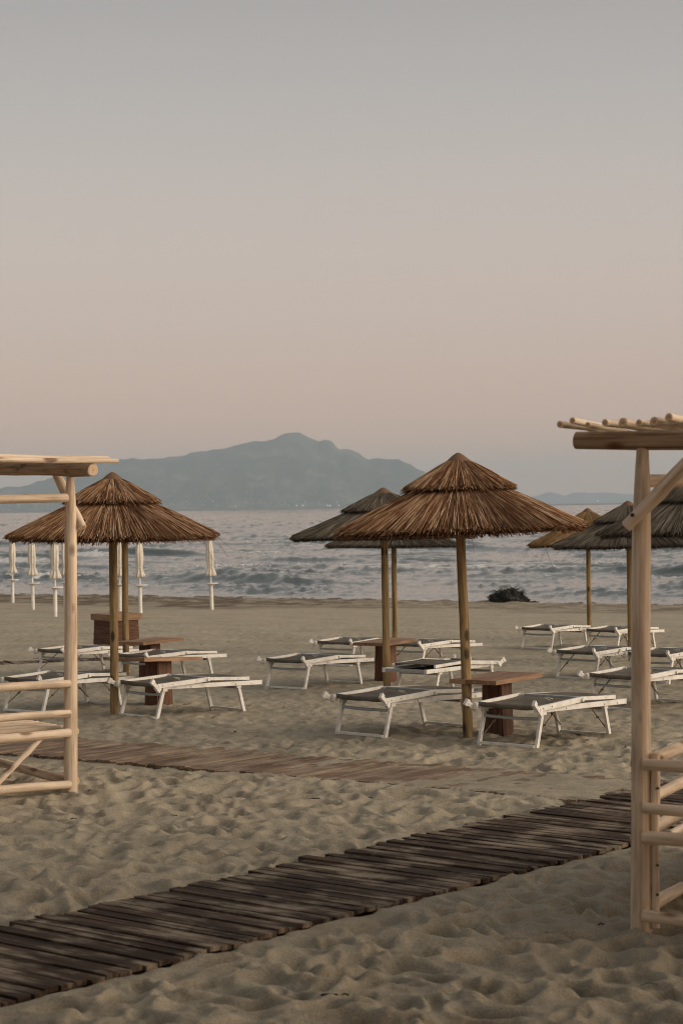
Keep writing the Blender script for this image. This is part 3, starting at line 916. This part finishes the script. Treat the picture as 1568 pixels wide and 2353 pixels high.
def parasol(p, label, reed, cap, sz=1.0, lean=(0, 0), rz=0.0, wd=1.0):
    root = empty('thatched_parasol', p, 0)
    root.rotation_euler = (lean[0], lean[1], rz)
    tag(root, label, 'beach umbrella', 'thatched beach parasols')
    for src in proto:
        o = src.copy(); C.objects.link(o); o.parent = root
        if src is not pole_me:
            o.location = (0, 0, EAVE); o.scale = (wd, wd, sz)
        if src in (low_me, upp_me, cap_me):
            mm = M[reed] if src is not cap_me else M[cap]
            o.material_slots[0].link = 'OBJECT'; o.material_slots[0].material = mm
    return root
def eave_pos(px, py, Y):
    q = at(px, py, Y); return (q.x, q.y, q.z - EAVE)
q = on_ground(1074, 1690)
parasol((q.x, q.y, g(q.x, q.y)), 'largest brown reed parasol beside the right loungers and slab table', 'reed_brown', 'cap_brown', 1.0, (0, rad(-1.3)), .3)
q = on_ground(264, 1642)
parasol((q.x, q.y, g(q.x, q.y)), 'brown reed parasol behind the left log pergola', 'reed_brown', 'cap_brown', .96, (0, rad(-1.3)), 1.9, .965)
parasol(eave_pos(286, 1226, 25.6), 'dark grey reed parasol almost hidden behind the left brown parasol', 'reed_grey', 'cap_brown', .86, (0, 0), 4.0)
parasol(eave_pos(884, 1234, 22.5), 'grey reed parasol with brown cap, partly behind the largest parasol', 'reed_grey', 'cap_brown', .86, (0, rad(.4)), 2.7)
parasol(eave_pos(903, 1254, 30.6), 'grey reed parasol far back, only its rim showing below two nearer canopies', 'reed_grey', 'cap_brown', .78, (0, rad(.5)), .9)
parasol(eave_pos(1350, 1252, 35.1), 'small far tan parasol nearest the dark driftwood heap', 'reed_tan', 'cap_brown', 1.0, (0, rad(-.2)), 5.1)
parasol(eave_pos(1446, 1253, 27.5), 'blackish grey reed parasol just left of the right pergola post', 'reed_grey', 'cap_brown', .95, (0, rad(.6)), 3.3)
parasol(eave_pos(1591, 1226, 22.0), 'near dark grey reed parasol with dark cap, cut by the right picture edge', 'reed_grey', 'cap_dark', 1.02, (0, 0), 1.2)
for o in proto: bpy.data.objects.remove(o)

# ------------------------------------------------------------------ sun loungers
def lounger_proto():
    root = empty('sun_lounger', (0, 0, 0))
    def b(name, material): return lambda mb: mb.build(name, material, root)
    for s in (-1, 1):
        mb = MB(); y = s * .245
        mb.bar((.06, y, .297), (1.31, y, .278), .024, .041)
        mb.bar((1.31, y, .278), (1.316, y, .278), .029, .049)
        for x in (.42, .98, 1.18): mb.tube([(x, y + s * .012, .292 - (x - .06) * .015), (x, y + s * .018, .292 - (x - .06) * .015)], .007, 8)
        sr = mb.build('side_rail', M['white'], root)
        mb = MB(); y = s * .275
        mb.bar((-.01, y, .312), (.625, y, .347), .022, .041)
        for x in (.05, .17): mb.tube([(x, y + s * .011, .314 + x * .055), (x, y + s * .018, .314 + x * .055)], .007, 8)
        mb.tube([(.60, y + s * .010, .343), (.60, y + s * .022, .343)], .017, 12)
        mb.build('head_rail', M['white'], root)
        mb = MB(); y = s * .247
        mb.bar((.60, y, .349), (1.13, y, .326), .022, .030)
        mb.bar((1.13, y, .326), (1.15, y, .325), .024, .034)
        mb.tube([(1.0, y + s * .010, .331), (1.0, y + s * .016, .331)], .006, 8)
        mb.build('backrest_rail', M['white'], root)
        # hood bracket: a bent plastic ear at the head end
        mb = MB(); y = s * .30
        R = Matrix.Rotation(rad(rnd.uniform(25, 55)), 3, 'Y') @ Matrix.Rotation(rad(s * 14), 3, 'X')
        c = Vector((-.045, y - s * .01, .318))
        mb.box(c, (.13, .018, .038), R); mb.box(c + R @ Vector((-.05, 0, .0)), (.036, .024, .054), R); mb.box(c + R @ Vector((.052, 0, 0)), (.04, .028, .054), R)
        mb.tube([c + R @ Vector((-.03, -.014, 0)), c + R @ Vector((-.03, .014, 0))], .009, 8)
        mb.tube([c + R @ Vector((.01, -.012, 0)), c + R @ Vector((.01, .012, 0))], .007, 8)
        mb.box((.0, s * .262, .305), (.05, .03, .05))
        mb.build('hood_bracket', M['plastic'], root)
        # legs
        for (xt, zt, xb, nm) in ((.095, .292, -.005, 'head'), (1.035, .272, 1.13, 'foot')):
            mb = MB(); y = s * (.248 if nm == 'head' else .222)
            mb.bar((xb, y, -.06), (xt, y, zt), .032, .021, (0, 1, 0))
            mb.box((xt, y + s * .004, zt - .01), (.055, .032, .05))
            mb.build('leg', M['white'], root)
        mb = MB(); y = s * .222
        mb.bar((.03, y, .075), (.34, y, .285), .010, .006); mb.tube([(.17, y - .012, .170), (.17, y + .012, .170)], .008, 8)
        mb.build('strut', M['brace'], root)
        mb = MB(); y = s * .200
        mb.bar((1.105, y, .065), (.85, y, .275), .010, .006); mb.tube([(.98, y - .012, .167), (.98, y + .012, .167)], .008, 8)
        mb.build('strut', M['brace'], root)
    for x, z, w_, mt in ((-.003, .012, .24, 'white'), (1.128, .012, .215, 'white')):
        mb = MB(); mb.bar((x, -w_, z), (x, w_, z), .030, .020); mb.build('foot_bar', M[mt], root)
    mb = MB(); mb.tube([(.072, -.24 + .08 * k, .225 - .006 * math.sin(math.pi * k / 6)) for k in range(7)], .013, 10); mb.build('cross_bar', M['steel'], root)
    mb = MB(); mb.bar((1.045, -.21, .238), (1.045, .21, .238), .03, .022); mb.build('cross_bar', M['steel'], root)
    mb = MB(); mb.bar((.63, -.235, .352), (.63, .235, .352), .035, .022)
    for k in range(8): mb.tube([(.612, -.19 + .054 * k, .352), (.608, -.19 + .054 * k, .352)], .005, 6)
    mb.build('cross_bar', M['steel'], root)
    mb = MB(); mb.bar((1.295, -.232, .278), (1.295, .232, .278), .026, .036)
    for k in range(8): mb.tube([(1.308, -.19 + .054 * k, .278), (1.313, -.19 + .054 * k, .278)], .006, 6)
    mb.build('end_bar', M['steel'], root)
    # slings
    def sling(name, x0, x1, z0, z1, half, sag, roll):
        mb = MB(); nx, ny = 10, 9; v = []
        for i in range(nx + 1):
            for j in range(ny + 1):
                tx, ty = i / nx, j / ny * 2 - 1
                v.append((x0 + (x1 - x0) * tx, ty * half, z0 + (z1 - z0) * tx - sag * math.sin(math.pi * tx) ** .6 * (1 - ty * ty * .55)))
        n0 = len(v); v += [(a, b_, c_ - .008) for a, b_, c_ in v]
        F = []
        for i in range(nx):
            for j in range(ny):
                k = i * (ny + 1) + j; q_ = (k, k + ny + 1, k + ny + 2, k + 1)
                F.append(q_[::-1]); F.append(tuple(a + n0 for a in q_))
        for i in range(nx):
            for j in (0, ny):
                k = i * (ny + 1) + j; F.append((k, k + ny + 1, k + ny + 1 + n0, k + n0))
        for j in range(ny):
            for i in (0, nx):
                k = i * (ny + 1) + j; F.append((k, k + 1, k + 1 + n0, k + n0))
        mb.add(v, F)
        if roll:
            for (rx, rz_, rr) in roll:
                mb.tube([(rx + .006 * math.sin(k * 1.9), -half + 2 * half * k / 8, rz_ - .010 * math.sin(math.pi * k / 8) + .003 * math.sin(k * 2.3)) for k in range(9)], rr, 10)
        mb.build(name, M['fabric'], root)
    sling('head_sling', .02, .60, .328, .350, .258, .030, [(.02, .322, .020), (.06, .312, .014)])
    sling('backrest_sling', .64, 1.13, .362, .345, .232, .010, [])
    sling('seat_sling', .30, 1.27, .292, .285, .228, .035, [])
    mb = MB()
    pts = [(.33 + .05 * math.cos(a) * .6, -.16 + .03 * math.sin(a), .345 + .03 * abs(math.sin(a * .5))) for a in [k * .7 for k in range(10)]]
    mb.tube(pts + [(.30, -.24, .35)], .0025, 5); mb.build('cord', M['cord'], root)
    return root
LP = lounger_proto()
LLEN = 1.31
bare = []
def place_lounger(head, foot, label, rev=False, hd=47.0, first=[True], struts=True):
    """head and foot ends of the rail on the camera's side"""
    z = .315
    h = on_ground(*head, z)
    if foot is None:
        ang = rad(hd)
    else:
        best = None
        for k in range(0, 900):
            a = rad(10 + k * .1) + (math.pi if rev else 0)
            e = Vector((h.x + LLEN * math.cos(a), h.y + LLEN * math.sin(a)))
            dv = ray(*foot); px = dv.x / dv.y - e.x / e.y
            if best is None or abs(px) < best[0]: best = (abs(px), a)
        ang = best[1]
    side = .262 * 1.13 * (-1 if rev else 1)
    n = Vector((-math.sin(ang), math.cos(ang)))
    c = Vector((h.x, h.y)) + n * side
    mid = c + Vector((math.cos(ang), math.sin(ang))) * .55
    zz = g(*mid)
    slope = math.atan2(g(*(mid + Vector((math.cos(ang), math.sin(ang))) * .5)) - g(*(mid - Vector((math.cos(ang), math.sin(ang))) * .5)), 1.0)
    o = LP if first[0] else copy_tree(LP)
    first[0] = False
    o.location = (c.x, c.y, g(c.x, c.y)); o.rotation_euler = (0, -slope, ang); o.scale = (1, 1.13, 1)
    if not struts: bare.append(o)
    tag(o, label, 'sun lounger', 'folded white sun loungers')
    return o
place_lounger((1232, 1627), (1437, 1607), 'white sun lounger standing right of the slab table under the largest parasol')
place_lounger((884, 1608), (1114, 1593), 'white sun lounger just left of the largest parasol pole, its foot end behind it', struts=False)
place_lounger((360, 1574.5), (601, 1555), 'white sun lounger in front of the table by the left brown parasol', struts=False)
place_lounger((341.7, 1508.8), (519.7, 1499.8), 'white sun lounger between the two left slab tables', struts=False)
place_lounger((98, 1565), (316, 1549), 'white sun lounger seen through the rails of the left pergola')
place_lounger((150, 1497), None, 'white sun lounger standing left of the wooden chest, crossed by the pergola post')
place_lounger((699.7, 1519.5), (858.3, 1513.5), 'white sun lounger standing alone left of the middle slab table', struts=False)
place_lounger((806.7, 1477), (924, 1469), 'white sun lounger behind the middle table, left of the two poles', False, struts=False)
place_lounger((966, 1482), (1107.3, 1475), 'white sun lounger behind the middle table, right of the two poles')
place_lounger((1139, 1520), (980, 1536), 'white sun lounger turned the other way, studded end bar towards the camera', True, struts=False)
place_lounger((1265, 1445), (1367, 1441), 'farthest white sun lounger, left of the far tan parasol pole', struts=False)
place_lounger((1415.4, 1449), (1524, 1445), 'far white sun lounger between the tan and blackish parasol poles')
place_lounger((1365.7, 1500), None, 'white sun lounger left of the blackish parasol pole, in front of the farthest loungers')
place_lounger((1535, 1505.4), None, 'white sun lounger right of the pergola post, under the near dark parasol')
place_lounger((1465, 1557), None, 'white sun lounger right behind the pergola post, nearest to it')

for o in bare:                                   # their struts are folded away under the frame
    for ch in list(o.children):
        if ch.name.startswith('strut'): bpy.data.objects.remove(ch)

# ------------------------------------------------------------------ slab tables
def table_proto():
    root = empty('slab_table', (0, 0, 0))
    mb = MB()
    for k in range(3):
        mb.box((-.148 + .148 * k, .004 * (k % 2), .464), (.1465, .88 - .012 * (k % 2), .036), shift=Vector((k * 3.1, k * 7.7, 1.3)))
    mb.build('table_top', M['table'], root)
    mb = MB()
    for sx in (-1, 1):
        for k in range(3):
            mb.box((sx * .088, -.064 + .064 * k, .19), (.022, .062, .50), Matrix.Rotation(rad(-sx * 2.0), 3, 'Y'), shift=Vector((k * 2.1 + sx, 5 * k, 2)))
    for sy in (-1, 1):
        for k in range(3):
            mb.box((-.059 + .059 * k, sy * .101, .19), (.057, .022, .50), Matrix.Rotation(rad(sy * 2.0), 3, 'X'), shift=Vector((k * 4.1 + sy, 3 * k, 8)))
    mb.build('pedestal', M['pedestal'], root)
    return root
T0 = table_proto()
def place_table(px, py, rz, label, first=[True], dz=0, tilt=0):
    q = on_ground(px, py)
    o = T0 if first[0] else copy_tree(T0); first[0] = False
    o.location = (q.x, q.y, g(q.x, q.y) + dz); o.rotation_euler = (0, 0, rz)
    if tilt: o.rotation_euler = (Matrix.Rotation(rad(tilt), 3, 'X') @ Matrix.Rotation(rz, 3, 'Z')).to_euler()
    tag(o, label, 'table', 'slab tables between the loungers')
place_table(1142, 1682, rad(-32), 'reddish slab table beside the largest parasol pole')
place_table(886, 1563, rad(-27), 'reddish slab table crossed by the pole of the grey parasol with brown cap')
place_table(365, 1617, rad(-38), 'reddish slab table just right of the left brown parasol pole', tilt=-3.8)
place_table(345, 1557, rad(-30), 'reddish slab table below the wooden chest, farther back at left')

# ------------------------------------------------------------------ wooden chest
q = on_ground(268, 1484)
root = empty('wooden_chest', (q.x, q.y, g(q.x, q.y)), rad(38))
root.scale = (.9, .9, .93)
tag(root, 'reddish brown plank chest with thick overhanging lid rim behind the left parasol poles', 'chest')
mb = MB()
for k in range(4):
    z = .07 + .125 * k; wdt = .60 + .008 * (3 - k)
    for s in (-1, 1):
        mb.box((0, s * wdt / 2, z), (wdt, .028, .119), Matrix.Rotation(rad(rnd.uniform(-.8, .8)), 3, 'Y'), shift=Vector((k * 3.3, s * 4 + k, 2 * k)))
        mb.box((s * wdt / 2, 0, z), (.028, wdt - .03, .119), Matrix.Rotation(rad(rnd.uniform(-.8, .8)), 3, 'X'), shift=Vector((k * 5.3, s * 9 + k, 2 * k)))
mb.build('body', M['pedestal'], root)
mb = MB()
for s in (-1, 1):
    mb.box((0, s * .335, .545), (.70, .03, .115), shift=Vector((s * 3, 1, 2)))
    mb.box((s * .335, 0, .545), (.03, .638, .115), shift=Vector((s * 7, 4, 2)))
for k in range(5): mb.box((-.245 + .1225 * k, 0, .585), (.119, .636, .024), shift=Vector((k * 6, k, 9)))
mb.build('lid', M['table'], root)

# ------------------------------------------------------------------ closed white parasols by the water
def closed_proto():
    root = empty('closed_parasol', (0, 0, 0))
    mb = MB(); mb.tube([(0, 0, -.3), (0, 0, .70)], [.052, .050], 16); mb.build('base_post', M['white'], root)
    mb = MB(); mb.tube([(0, 0, .70), (0, 0, 2.10)], .022, 12); mb.build('pole', M['white'], root)
    mb = MB(); mb.lathe([(.03, .66), (.055, .68), (.115, .715), (.205, .728), (.212, .738), (.205, .748), (.03, .750)], 28); mb.build('tray', M['plastic'], root)
    r = random.Random(3)
    fo = [r.uniform(.8, 1.2) for _ in range(60)]
    def fold(a, i):
        k = 1 + (.20 if i < 7 else .12) * math.cos(8 * a + .4 * math.sin(i)) + .08 * math.sin(3 * a + i * .5)
        return k
    prof = [(.05, 1.06), (.125, .95), (.150, .97), (.135, 1.04), (.105, 1.12), (.082, 1.20), (.086, 1.26), (.105, 1.36), (.112, 1.48), (.108, 1.62), (.094, 1.78), (.075, 1.92), (.056, 2.03), (.044, 2.08), (.040, 2.10), (.030, 2.125), (.002, 2.135)]
    mb = MB(); mb.lathe([(a_ * .9, b_) for a_, b_ in prof], 64, 0, fold=fold)
    o = mb.build('folded_canopy', M['cloth'], root)
    mb = MB(); mb.tube([(.088 * math.cos(a), .088 * math.sin(a), 1.205 + .004 * math.sin(3 * a)) for a in [k * math.pi / 12 for k in range(25)]], .008, 6, cap=False); mb.build('tie', M['cloth'], root)
    return root
CP = closed_proto()
spots = [((487, 1400), 'closed cream parasol just right of the left thatched rim', 2.0), ((323, 1407.6), 'closed cream parasol right of the two left thatched poles', .6), ((276, 1404), 'closed cream parasol showing between the two left thatched poles', .4),
         ((127.6, 1416.6), 'closed cream parasol touching the left pergola post, third from the picture edge', 0.0), ((151, 1396), 'closed cream parasol mostly behind the left pergola post', .3),
         ((76.5, 1400), 'closed cream parasol second from the left picture edge', .5), ((30, 1385), 'closed cream parasol nearest the left picture edge', .9)]
for k, ((px, py), lab, ln) in enumerate(spots):
    q = on_ground(px, py)
    o = CP if k == 0 else copy_tree(CP)
    o.location = (q.x, q.y, g(q.x, q.y)); o.rotation_euler = (rad(rnd.uniform(-.6, .6)), rad(-ln * .7), k * 1.3)
    tag(o, lab, 'beach umbrella', 'closed cream parasols near the water')

# ------------------------------------------------------------------ driftwood heap at the waterline
q = on_ground(1168, 1383)
root = empty('driftwood_heap', (q.x, q.y, g(q.x, q.y)))
tag(root, 'dark tangled driftwood and root heap lying at the waterline', 'driftwood')
r = random.Random(21)
n_t, n_p = 40, 18
mb = MB()
v = []; F = []
for i in range(n_p + 1):
    for j in range(n_t):
        th = i / n_p * math.pi / 2; a = j / n_t * 2 * math.pi
        x, y, z = math.cos(th) * math.cos(a), math.cos(th) * math.sin(a), math.sin(th)
        v.append([x * .66, y * .45, max(z, 0) ** .8 * .43])
va = np.array(v)
k = 1 + .20 * fbm(va[:, 0] * 4 + va[:, 2] * 3, va[:, 1] * 4 - va[:, 2] * 5, 8, 4) + .08 * np.sin(va[:, 0] * 9 + 1)
va = va * k[:, None]; va[:, 2] -= .04
for i in range(n_p):
    for j in range(n_t):
        j2 = (j + 1) % n_t; F.append((i * n_t + j, i * n_t + j2, (i + 1) * n_t + j2, (i + 1) * n_t + j))
mb.add([Vector(p_) for p_ in va], F, smooth=False)
mb.build('root_mass', M['drift'], root)
mb = MB()
for k in range(420):
    a = r.uniform(0, 6.28); rr = r.random() ** .5
    p0 = Vector((rr * .58 * math.cos(a), rr * .40 * math.sin(a), r.uniform(.0, .50) * (1 - rr ** 3 * .6)))
    d = Vector((r.gauss(0, 1), r.gauss(0, .7), r.gauss(.1, .7))).normalized()
    pts = [p0]
    for s_ in range(5):
        d = (d + Vector((r.gauss(0, .5), r.gauss(0, .5), r.gauss(-.12, .45)))).normalized()
        pts.append(pts[-1] + d * r.uniform(.03, .09))
    for p_ in pts: p_.z = max(p_.z, -.02)
    r0 = r.uniform(.004, .018)
    mb.tube(pts, [r0 * (1 - i * .14) for i in range(6)], 6)
mb.tube([(-.55, -.05, 0), (-.72, -.05, .02), (-.80, 0, .0)], [.05, .04, .02], 8)
mb.tube([(-.62, 0, .02), (-.70, 0, .16), (-.72, .02, .24)], [.015, .012, .006], 6)
mb.tube([(.62, 0, .0), (.80, -.04, .01), (.90, -.02, .025)], [.02, .018, .02], 8)
mb.build('branch', M['drift'], root)

# ------------------------------------------------------------------ bits of twig, reed and shell lying about
r = random.Random(5); mb = MB()
for k in range(90):
    y = 7.5 + 30 * r.random() ** 1.4; x = r.uniform(-.2, .2) * y
    if any(-.1 < st.ab(x, y)[1] < st.w + .1 and 0 < st.ab(x, y)[0] < st.len for st in (W1, W2)): continue
    z = float(sand_height(np.array([x]), np.array([y]))[0]); a = r.uniform(0, 6.28); L = r.uniform(.02, .09)
    mb.tube([(x, y, z + .003), (x + L * .5 * math.cos(a), y + L * .5 * math.sin(a), z + .008), (x + L * math.cos(a + .3), y + L * math.sin(a + .3), z + .004)], r.uniform(.0015, .004), 6, r.choice((0, 0, 1)))
tag(mb.build('beach_litter', [M['drift'], M['plastic']]), 'scraps of twig and shell lying on the sand', 'litter', kind='stuff')

# ------------------------------------------------------------------ haze
m = bpy.data.materials.new('haze_air'); m.use_nodes = True
t = m.node_tree; t.nodes.clear()
mo = t.nodes.new('ShaderNodeOutputMaterial'); pv = t.nodes.new('ShaderNodeVolumePrincipled')
pv.inputs['Color'].default_value = (.725, .875, 1.0, 1)
pv.inputs['Density'].default_value = 6.0e-5
pv.inputs['Anisotropy'].default_value = 0.0
t.links.new(pv.outputs[0], mo.inputs['Volume'])
me = bpy.data.meshes.new('haze')
x0, x1, y0, y1, z0, z1 = -36000, 36000, -36000, 36000, -8.0, 725
vv = [(x, y, z) for x in (x0, x1) for y in (y0, y1) for z in (z0, z1)]
me.from_pydata(vv, [], [(0, 1, 3, 2), (4, 6, 7, 5), (0, 4, 5, 1), (2, 3, 7, 6), (0, 2, 6, 4), (1, 5, 7, 3)])
me.materials.append(m)
hz = link('haze', me); tag(hz, 'thin bluish evening haze over sea and mountain', 'haze', kind='stuff')
